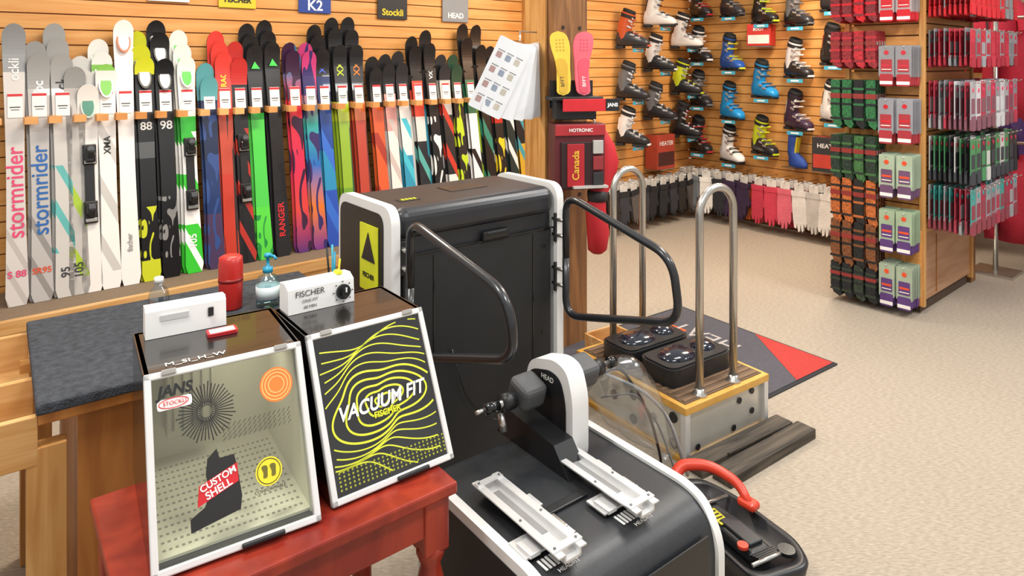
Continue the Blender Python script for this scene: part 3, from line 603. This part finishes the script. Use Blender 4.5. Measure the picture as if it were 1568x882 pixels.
# clear bag with hoses
vb=MB('clear_vacuum_bag'); PL=glass('clear_plastic','#f2f5f7',.24,.2); rs=[]
for k in range(22):
    q=k/21; cxx=.33+.32*q; cy=2.62+.16*q; z=.50-.40*q**1.3; r0=.05+.075*math.sin(math.pi*min(1,q+.12))
    rs.append([(cxx+.6*r0*math.cos(a)*(1+.12*math.sin(3*a+k*.5)),cy+r0*math.sin(a)*(1+.10*math.cos(4*a+k*.6)),max(.02,z+r0*math.cos(a+.6)*(1+.10*math.sin(5*a+k*.8)))) for a in [2*math.pi*i/28 for i in range(28)]])
vb.rings(rs,PL,smooth=True)
vb.tube(fillet([(.30,2.58,.50),(.42,2.66,.52),(.55,2.72,.30),(.60,2.70,.08),(.52,2.6,.02)],.1,6),.006,BLKG,8)
vb.tube(fillet([(.34,2.60,.42),(.46,2.56,.46),(.60,2.78,.22),(.66,2.68,.03)],.1,6),.004,mat('#6b6d70',.4),8)
vb.tube(fillet([(.36,2.62,.5),(.50,2.62,.44),(.62,2.70,.30),(.70,2.72,.05)],.1,6),.007,mat('#9a9c9f',.3),8)
vb.obj()

# ---------- foot molding stand
SA=RAD(34.5); s_=MB('foot_molding_stand'); Lx,Ly,H=.56,.70,.246
AL2=mat('#cfcdc4',.28,metal=.55,var=.05)
s_.box((Lx/2,Ly/2,.12),(Lx-.03,Ly-.03,.2),AL2); YW=wood('yellow_trim','#c08c34','#d6a654',(3,3,3),3)
s_.box((Lx/2,Ly/2,.012),(Lx,Ly,.024),YW,.003); s_.box((Lx/2,Ly/2,H-.016),(Lx+.01,Ly+.01,.032),YW,.003)
for (x,y) in ((0,0),(Lx,0),(0,Ly),(Lx,Ly)): s_.box((x+(.012 if x==0 else -.012),y+(.012 if y==0 else -.012),.12),(.03,.03,.2),ALU,.003)
s_.box((Lx/2,Ly/2,H+.001),(Lx-.04,Ly-.04,.006),mat('#5f4a37',.7))
for k in range(16): s_.box((Lx/2,.04+k*.041,H+.005),(Lx-.06,.018,.005),mat('#735a42',.7))
for (x,z) in ((.09,.05),(.37,.17),(.46,.10),(.46,.19),(.33,.06)):
    s_.disc((0,0,0),.014,.003,BLK,basis((x,.012,z),(1,0,0),(0,0,1)))
for (y,z) in ((.08,.06),(.08,.17),(.20,.12),(.32,.17),(.32,.06),(.45,.12),(.58,.17)):
    s_.disc((0,0,0),.022,.003,BLK,basis((.0125,y,z),(0,-1,0),(0,0,1)))
for y,x0,x1 in ((.045,.14,.37),(.645,.19,.40)):
    pa=[(x0,y,H),(x0,y,1.03)]+[((x0+x1)/2-(x1-x0)/2*math.cos(math.pi*i/14),y,1.03+.11*math.sin(math.pi*i/14)) for i in range(1,14)]+[(x1,y,1.03),(x1,y,H)]
    s_.tube(pa,.018,STEEL,12)
    for x in (x0,x1): s_.lathe([(.034,0),(.034,.008),(.022,.014),(.022,.03)],STEEL,(x,y,H))
BL2=mat('#0f1726',.14,coat=.5)
for yc,xc in ((.235,.27),(.475,.25)):
    s_.prism(rrect(xc-.21,yc-.108,xc+.21,yc+.108,.06,6),H+.006,H+.085,BLK,None,True)
    s_.prism(rrect(xc-.20,yc-.098,xc+.20,yc+.098,.055,6),H+.085,H+.092,BLK,None,True)
    for dx,rx_,ry_ in ((-.06,.105,.078),(.115,.06,.06)):
        s_.rings([[(xc+dx+rx_*math.cos(ph)*math.cos(a),yc+ry_*math.cos(ph)*math.sin(a),H+.088+.034*math.sin(ph)) for a in [2*math.pi*i/28 for i in range(28)]] for ph in [0,.2,.4,.6,.8,1.0,1.2,1.4,1.53]],BL2)
s_.obj(loc=(.728,2.861,0.0),rz=SA)
pk=MB('weathered_planks'); PK=wood('grey_plank','#2a251f','#5a5044',(1,12,12),3,.8,.5)
pk.box((.30,-.055,.025),(.62,.085,.05),PK,.003); pk.box((.34,-.15,.022),(.62,.09,.044),PK,.003,rot=(0,0,.03)); pk.box((.3,-.1,.055),(.3,.01,.008),PK)
pk.obj(loc=(.728,2.861,0),rz=SA)
fm=MB('floor_mat'); MG=mat('#504e55',.95,bump=.4,scale=70,var=.12); MR=mat('#b0362f',.95,bump=.3,scale=70)
fm.prism(rrect(-1.35,0,0,1.08,.01,2),0,.010,MG); fm.prism([(-.0,0),(-.0,.50),(-.36,0)],.0102,.0115,MR)
fm.prism([(-.30,.78),(-.30,.98),(-.60,.98),(-.52,.78)],.0102,.0115,mat('#c2562e',.95))
fm.prism(rrect(-1.37,-.02,.02,1.10,.01,2),0,.006,mat('#2a2a2d',.9))
fo=fm.obj(loc=(1.80,3.83,0),rz=RAD(36))
label('HEAT',.19,basis((-.28,.66,.0118),(-.0,1,0),(-1,0,0)),mat('#a9a39f',.9),fo); label('SOCKS',.15,basis((-.46,.45,.0118),(0,1,0),(-1,0,0)),mat('#959090',.9),fo)
cr=MB('wooden_crate')
cr.box((0,0,.02),(.22,.2,.02),OAK)
for y in (-.1,.1): cr.box((0,y,.09),(.22,.012,.16),OAK)
for x in (-.11,.11): cr.box((x,0,.09),(.012,.2,.16),OAK)
cr.obj(loc=(.56,3.80,0.009),rz=SA)

# boot clamp base on floor
bt=MB('boot_clamp_base'); BC=mat('#202124',.35)
out=[(q.x,q.y) for q in fillet([(-.12,-.25,0),(.08,-.27,0),(.13,-.18,0),(.12,.10,0),(.07,.24,0),(-.07,.24,0),(-.12,.1,0)],.06,6,True)]
bt.prism(out,0,.03,BC,None,True)
def scal(f): return [(a*f,b_*f) for a,b_ in out]
bt.rings([[(a,b_,.03) for a,b_ in out],[(a,b_,.09) for a,b_ in scal(1.05)],[(a,b_,.10) for a,b_ in scal(1.02)],[(a,b_,.095) for a,b_ in scal(.9)],[(a,b_,.045) for a,b_ in scal(.82)],[(a,b_,.04) for a,b_ in scal(.1)]],BC)
bt.box((0,.0,.07),(.09,.32,.045),BC,.015,3); bt.box((.0,-.06,.098),(.06,.14,.012),mat('#2c2e31',.3),.004); bt.box((-.02,.03,.098),(.04,.08,.003),mat('#b9b02c',.5))
for k in range(4): bt.box((-.02,.005+k*.017,.1000),(.028,.006,.001),BLK)
for k in range(5): bt.box((.0,-.20+k*.012,.103-.004*k),(.1,.006,.006),BLKG)
RL=mat('#d2402a',.35)
bt.tube(fillet([(-.09,.19,.14),(-.04,.21,.19),(.05,.15,.20),(.10,.05,.17),(.09,-.01,.13)],.07,6),lambda q:.022-.006*q,RL,12); bt.box((-.09,.19,.12),(.08,.11,.05),RL,.018,3); bt.box((.095,.00,.13),(.05,.07,.03),RL,.012,3,rot=(0,0,.2))
bt.box((-.06,.12,.12),(.05,.06,.03),RL,.01,3)
for y in (-.2,.1): bt.tube([(-.09,y,.10),(.09,y,.10)],.007,STEEL,8)
bt.disc((.06,-.2,.095),.028,.012,BLKG); bt.disc((-.05,-.12,.095),.018,.010,RL)
bt.obj(loc=(.755,2.385,0),rz=RAD(26))

# ---------- counter
UA=RAD(37); F=Vector((-1.68,2.37,0)); k_=MB('work_counter')
MT=mat('#3a3e45',.95,bump=.8,scale=40,bscale=180,var=.4)
L,D=.95,.72
k_.box((L/2,-D/2,.782),(L+.01,D+.01,.03),MT,.006)
k_.box((L/2,-D/2,.755),(L,D,.03),PINE,.003)
k_.box((L/2+.04,-D/2,.37),(L-.10,D-.04,.74),PINE)
k_.box((.02,-D+.03,.34),(.09,.05,.68),OAKZ,.003); k_.box((.02,-.05,.34),(.09,.06,.68),OAKZ,.003)
x0=-.55
for y in (-D+.015,-.02,-D/2-.08): k_.box(((x0)/2,y,.70),(-x0,.022,.13),OAK,.002)
k_.box((x0+.011,-D/2,.70),(.022,D-.03,.13),OAK,.002); k_.box((x0/2,-D/2,.642),(-x0,D-.03,.012),OAK)
k_.box((x0+.03,-D+.04,.32),(.05,.05,.64),OAKZ,.003); k_.box((x0+.03,-.05,.32),(.05,.05,.64),OAKZ,.003)
k_.obj(loc=F,rz=UA)

# ---------- red table
TA=RAD(38); t_=MB('red_work_table'); L,D=.735,.49
t_.box((-L/2,D/2,.634),(L,D,.03),REDW,.006)
t_.box((-L/2,.035,.575),(L-.06,.025,.095),REDW,.003); t_.box((-L/2,D-.035,.575),(L-.06,.025,.095),REDW,.003)
t_.box((-.035,D/2,.575),(.025,D-.06,.095),REDW,.003); t_.box((-L+.035,D/2,.575),(.025,D-.06,.095),REDW,.003)
for x in (-.05,-L+.05):
    for y in (.05,D-.05):
        t_.box((x,y,.55),(.07,.07,.14),REDW,.006)
        t_.lathe([(.028,0),(.024,.04),(.03,.1),(.026,.3),(.034,.40),(.024,.44),(.036,.47),(.036,.49)],REDW,(x,y,0),16)
t_.box((-L/2,D/2,.18),(L-.1,.03,.03),REDW,.004)
t_.obj(loc=(-.135,1.708,0),rz=TA)

# ---------- ovens
HT,OFF=.35,.17
def oven(loc,ang,wd,dt,kind):
    o=MB('boot_heating_oven'); hw=wd/2; fl=math.hypot(HT,OFF); D=OFF+dt
    Mf=basis((0,0,0),(1,0,0),(0,OFF,HT)); SHL=mat('#1a1716',.2,coat=.4); INN=mat('#dcd7c3',.5,var=.03)
    side=[(0,0),(OFF,HT),(D,HT),(D,0)]
    for x in (-hw,hw-.012):
        o.prism(side,x,x+.012,SHL,basis((0,0,0),(0,1,0),(0,0,1)))
    o.box((0,(OFF+D)/2,HT-.007),(wd,dt,.014),SHL,.003); o.box((0,D-.007,HT/2),(wd-.02,.014,HT),SHL); o.box((0,D/2,.007),(wd-.02,D,.014),SHL)
    IN2=INN if kind==1 else mat('#3a3b38',.5)
    o.box((0,D-.018,HT/2),(wd-.026,.006,HT-.02),IN2)
    o.box((0,D/2+.01,.018),(wd-.026,D-.03,.006),IN2)
    for x in (-hw+.0145,hw-.0145): o.prism([(.02,.012),(OFF+.012,HT-.02),(D-.015,HT-.02),(D-.015,.012)],x-.002,x+.002,IN2,basis((0,0,0),(0,1,0),(0,0,1)))
    o.box((0,(OFF+D)/2,HT-.018),(wd-.03,dt-.03,.004),IN2)
    if kind==1:
        o.box((-.05,D-.06,.20),(.11,.07,.20),mat('#b9b4a0',.5),.004)
        for i in range(5): o.tube([(-.09+i*.022,D-.097,.12),(-.09+i*.022,D-.097,.28)],.002,mat('#8d8970',.6),6)
    for i in range(24):
        for j in range(13): o.box((-hw+.03+i*(wd-.06)/23,.05+j*.027,.0215),(.006,.006,.001),mat('#8f8b76',.6) if kind==1 else mat('#b9bd3a',.6))
    o.M=Mf; fw=.015
    FR=mat('#d4d4d3',.35,var=.03)
    o.box((0,fw/2,.004),(wd,fw,.02),FR,.003); o.box((0,fl-fw/2,.004),(wd,fw,.02),FR,.003)
    for x in (-hw+fw/2,hw-fw/2): o.box((x,fl/2,.004),(fw,fl,.02),FR,.003)
    GL=glass('oven_glass','#f6f8f4',.09) if kind==1 else glass('oven_glass_dark','#6a6d63',.12)
    o.box((0,fl/2,.006),(wd-.03,fl-.03,.003),GL)
    o.box((.045,.006,.018),(.09,.010,.010),BLK,.003)
    for x in (-hw+.05,hw-.05): o.box((x,fl-.004,.016),(.03,.012,.008),STEEL,.002)
    z=.0085
    if kind==1:
        INK=mat('#1c1c1c',.5)
        for i in range(44):
            a=2*math.pi*i/44+.03; r0,r1=(.018 if i%2 else .012),(.058 if i%2 else .063)*(1 if i%4 else .92)
            cx,cy=-.05,.285
            o.ribbon([(cx+r0*math.cos(a),cy+r0*math.sin(a)),(cx+r1*math.cos(a),cy+r1*math.sin(a))],.0024,z,INK)
        o.disc((.105,.305,z),.038,.0008,mat('#e0792c',.5))
        for rr in (.033,.026,.018):
            o.ribbon([(.105+rr*math.cos(2*math.pi*i/24),.305+rr*math.sin(2*math.pi*i/24)) for i in range(25)],.002,z+.0012,mat('#f3c07a',.5))
        o.disc((.07,.13,z),.029,.0008,mat('#e6d52e',.5)); o.ribbon([(.07+.025*math.cos(2*math.pi*i/24),.13+.025*math.sin(2*math.pi*i/24)) for i in range(25)],.0015,z+.0012,BLK)
        for s in (-1,1): o.prism([(.07+s*.009+x*.13,.118+y*.07) for x,y in foot()],z+.0008,z+.0014,mat('#6b6420',.5))
        bo=[(-.095,.06),(.005,.075),(.01,.10),(.005,.155),(.0,.185),(-.03,.185),(-.035,.205),(-.055,.19),(-.06,.16),(-.055,.125),(-.065,.10),(-.095,.085)]
        o.prism(bo,z,z+.0008,INK)
        o.prism([(-.08,.103),(.005,.13),(.005,.167),(-.075,.142)],z+.0008,z+.0014,RED)
        o.prism(rrect(-.148,.308,-.078,.330,.006,2),z-.0004,z+.0002,mat('#f2f2ee',.5))
        o.ribbon([(-.115+.03*math.cos(2*math.pi*i/20),.320+.010*math.sin(2*math.pi*i/20)) for i in range(21)],.0018,z+.0012,RED)
        for i in range(14):
            for j in range(4): o.ribbon([(-.02+i*.011,.215+j*.009),(-.013+i*.011,.223+j*.009)],.001,z,INK)
    else:
        LG=mat('#d2d935',.5)
        cx,cy=.005,.19
        for k in range(11):
            r=.016+k*.021; run=[]
            wdt=.0050 if k<5 else .0032
            for i in range(141):
                a=2*math.pi*i/140
                rr=r*(1+.22*math.sin(2*a+.7+.12*k)+.12*math.sin(3*a+.5*k)+.05*math.sin(5*a+k*.8))
                x_=cx+rr*1.2*math.cos(a); y_=cy+rr*.9*math.sin(a)
                if abs(x_)<hw-.02 and .022<y_<fl-.022: run.append((x_,y_))
                else:
                    if len(run)>2: o.ribbon(run,wdt,z,LG)
                    run=[]
            if len(run)>2: o.ribbon(run,wdt,z,LG)
        for i in range(26):
            for j in range(5): o.disc((-hw+.028+i*.0115,.028+j*.009,z),.0028,.0004,mat('#9aa033',.5),n=6)
        for i in range(30):
            a=2*math.pi*i/30; o.ribbon([(-.09+.015*math.cos(a),.30+.015*math.sin(a)),(-.09+.045*math.cos(a),.30+.045*math.sin(a))],.0014,z-.0006,mat('#0c0c0c',.5))
    o.M=Matrix.Identity(4)
    ob=o.obj(loc=loc,rz=ang)
    T=lambda a,b_,dz=.0012,rot=0: Mf@Matrix.Translation((a,b_,z+dz))@Matrix.Rotation(rot,4,'Z')
    if kind==1:
        label('JANS',.032,T(-.112,.345),BLK,ob,bold=.0012,shear=.2); label('STOCKLI',.012,T(-.113,.320,.0018),RED,ob)
        label('CUSTOM',.019,T(-.036,.145,.002,.3),CARD,ob,bold=.0004); label('SHELL',.021,T(-.036,.126,.002,.3),CARD,ob,bold=.0004); label('CONFORMABLE',.0095,T(.07,.094),BLK,ob)
    else:
        label('VACUUM FIT',.046,T(.0,.188,.002,.03),WHT,ob,bold=.0010,shear=.3,sx=.92); label('FISCHER',.020,T(.01,.160,.002),YEL,ob,bold=.0005)
    return ob
o1L=Vector((-.583,1.468,.651)); o2L=Vector((-.291,1.703,.651)); o1A,o2A=RAD(33.0),RAD(37.7)
ov1=oven(o1L,o1A,.345,.28,1); ov2=oven(o2L,o2A,.335,.235,2)
label('M_SI_H_W',.028,basis((-.06,.20,.3515),(1,0,0),(0,1,0)),OFFW,ov1)
def onoven(L_,A_,mb,x,y,s=1):
    o=mb.obj(); o.matrix_world=Matrix.Translation((L_.x,L_.y,.651+HT+.001))@Matrix.Rotation(A_,4,'Z')@Matrix.Translation((x,y,0))@Matrix.Scale(s,4); return o
c1=MB('oven_control_box'); c1.prism([(-.03,0),(.03,0),(.03,.075),(-.012,.08),(-.025,.07)],-.10,.10,WHT,basis((0,0,0),(0,1,0),(0,0,1)))
c1.box((.06,-.0305,.045),(.014,.004,.024),BLK,.001); c1.box((-.03,-.0285,.05),(.07,.002,.015),mat('#cfcfcd',.5)); c1=onoven(o1L,o1A,c1,-.055,.41,.95)
c2=MB('oven_timer_box'); c2.prism([(-.04,0),(.04,0),(.04,.085),(-.005,.09),(-.035,.075)],-.11,.11,WHT,basis((0,0,0),(0,1,0),(0,0,1)))
Mk=basis((.07,-.041,.04),(1,0,0),(0,.1,1)); c2.disc((0,0,0),.024,.008,BLK,Mk); c2.disc((0,0,.008),.014,.016,BLKG,Mk); c2.box((.07,-.068,.052),(.004,.004,.014),WHT); c2.box((.07,0,.094),(.02,.03,.01),YEL,.002)
for q in range(8):
    a=2*math.pi*q/8; c2.disc((.032*math.cos(a),.032*math.sin(a),0),.0022,.002,BLK,Mk,n=8)
c2o=onoven(o2L,o2A,c2,-.055,.365,.88)
label('FISCHER',.026,basis((-.04,-.0405,.058),(1,0,0),(0,.05,1)),mat('#444444',.5),c2o); label('ONE FIT',.014,basis((-.04,-.0415,.035),(1,0,0),(0,.05,1)),mat('#777777',.5),c2o); label('60 MIN',.014,basis((-.04,-.0415,.016),(1,0,0),(0,.05,1)),mat('#777777',.5),c2o)
ph=MB('red_smartphone'); ph.prism(rrect(-.036,-.02,.036,.02,.007,4),0,.008,mat('#b3262e',.3),None); ph.prism(rrect(-.03,-.015,.03,.015,.003,3),.008,.0085,mat('#e3c9c4',.2)); onoven(o1L,o1A,ph,.02,.33)
def Z(mb,x,y): return mb.obj(loc=(x,y,.798))
wb=MB('water_bottle'); PB=glass('pet_plastic','#e8f0f5',.22,.08); wb.lathe([(.03,0),(.033,.01),(.033,.04),(.030,.05),(.033,.06),(.033,.1),(.028,.125),(.013,.142),(.013,.152)],PB); wb.lathe([(.015,.15),(.015,.168),(.012,.17)],WHT); Z(wb,-1.20,2.32)
rb=MB('red_tumbler'); rb.lathe([(.037,0),(.04,.005),(.042,.09),(.043,.16),(.041,.165),(.041,.185),(.03,.192),(.0,.193)],mat('#bb2822',.35)); rb.lathe([(.0435,.10),(.0435,.112)],mat('#8f1a16',.4)); Z(rb,-1.03,2.50)
hz=MB('hand_sanitizer'); hz.lathe([(.038,0),(.042,.006),(.042,.085),(.034,.105),(.015,.115),(.015,.125)],glass('clear_gel','#cfe6ea',.2,.08)); hz.lathe([(.0425,.03),(.0425,.075)],mat('#d8e4e6',.4)); TQ=mat('#2a9cc0',.35)
hz.lathe([(.018,.122),(.018,.14),(.006,.143),(.006,.175),(.013,.177),(.013,.19),(.0,.192)],TQ); hz.tube([(0,0,.185),(.03,-.02,.186),(.04,-.027,.178)],.005,TQ,8); Z(hz,-.905,2.53)
pn=MB('pen_cup'); pn.lathe([(.03,0),(.032,.002),(.032,.085),(.029,.085),(.029,.006),(0,.005)],mat('#7a8a90',.4))
for i,c_ in enumerate(['#e8d22e','#2d9fc4','#222222','#3fb0c8']):
    a=i*1.6; pn.tube([(.01*math.cos(a),.01*math.sin(a),.01),(.025*math.cos(a),.025*math.sin(a),.15+.02*i)],.004,mat(c_,.4),8)
Z(pn,-.68,2.60)

# ---------- lights
wd=bpy.data.worlds.new('world'); S.world=wd; wd.use_nodes=True; bg=wd.node_tree.nodes['Background']; bg.inputs[0].default_value=(1,.98,.95,1); bg.inputs[1].default_value=.70
def area(x,y,z,sx,sy,e,c=(1,.93,.84),rot=(0,0,AW)):
    l=bpy.data.lights.new('ceiling_light','AREA'); l.shape='RECTANGLE'; l.size=sx; l.size_y=sy; l.energy=e; l.color=c
    o=bpy.data.objects.new('ceiling_light',l); S.collection.objects.link(o); o.location=(x,y,z); o.rotation_euler=rot
WC=(1,.87,.70)
for (x,y,e,c) in ((-1.2,1.3,50,(1,.96,.90)),(.9,1.0,44,(1,.97,.94)),(-1.2,3.6,44,WC),(1.5,3.2,46,(1,.96,.92)),(3.6,3.0,75,(1,.98,.96)),(2.6,5.6,66,WC),(.4,5.2,36,WC)):
    area(x,y,2.95,.9,.4,e,c)
l=bpy.data.lights.new('oven_fill_light','AREA'); l.size=.1; l.energy=.22; l.color=(1,.95,.85)  # added fill light inside the first oven to brighten its interior, not a fixture
lo=bpy.data.objects.new('oven_fill_light',l); S.collection.objects.link(lo); lo.matrix_world=Matrix.Translation(o1L)@Matrix.Rotation(o1A,4,'Z')@Matrix.Translation((.05,.29,HT-.025))
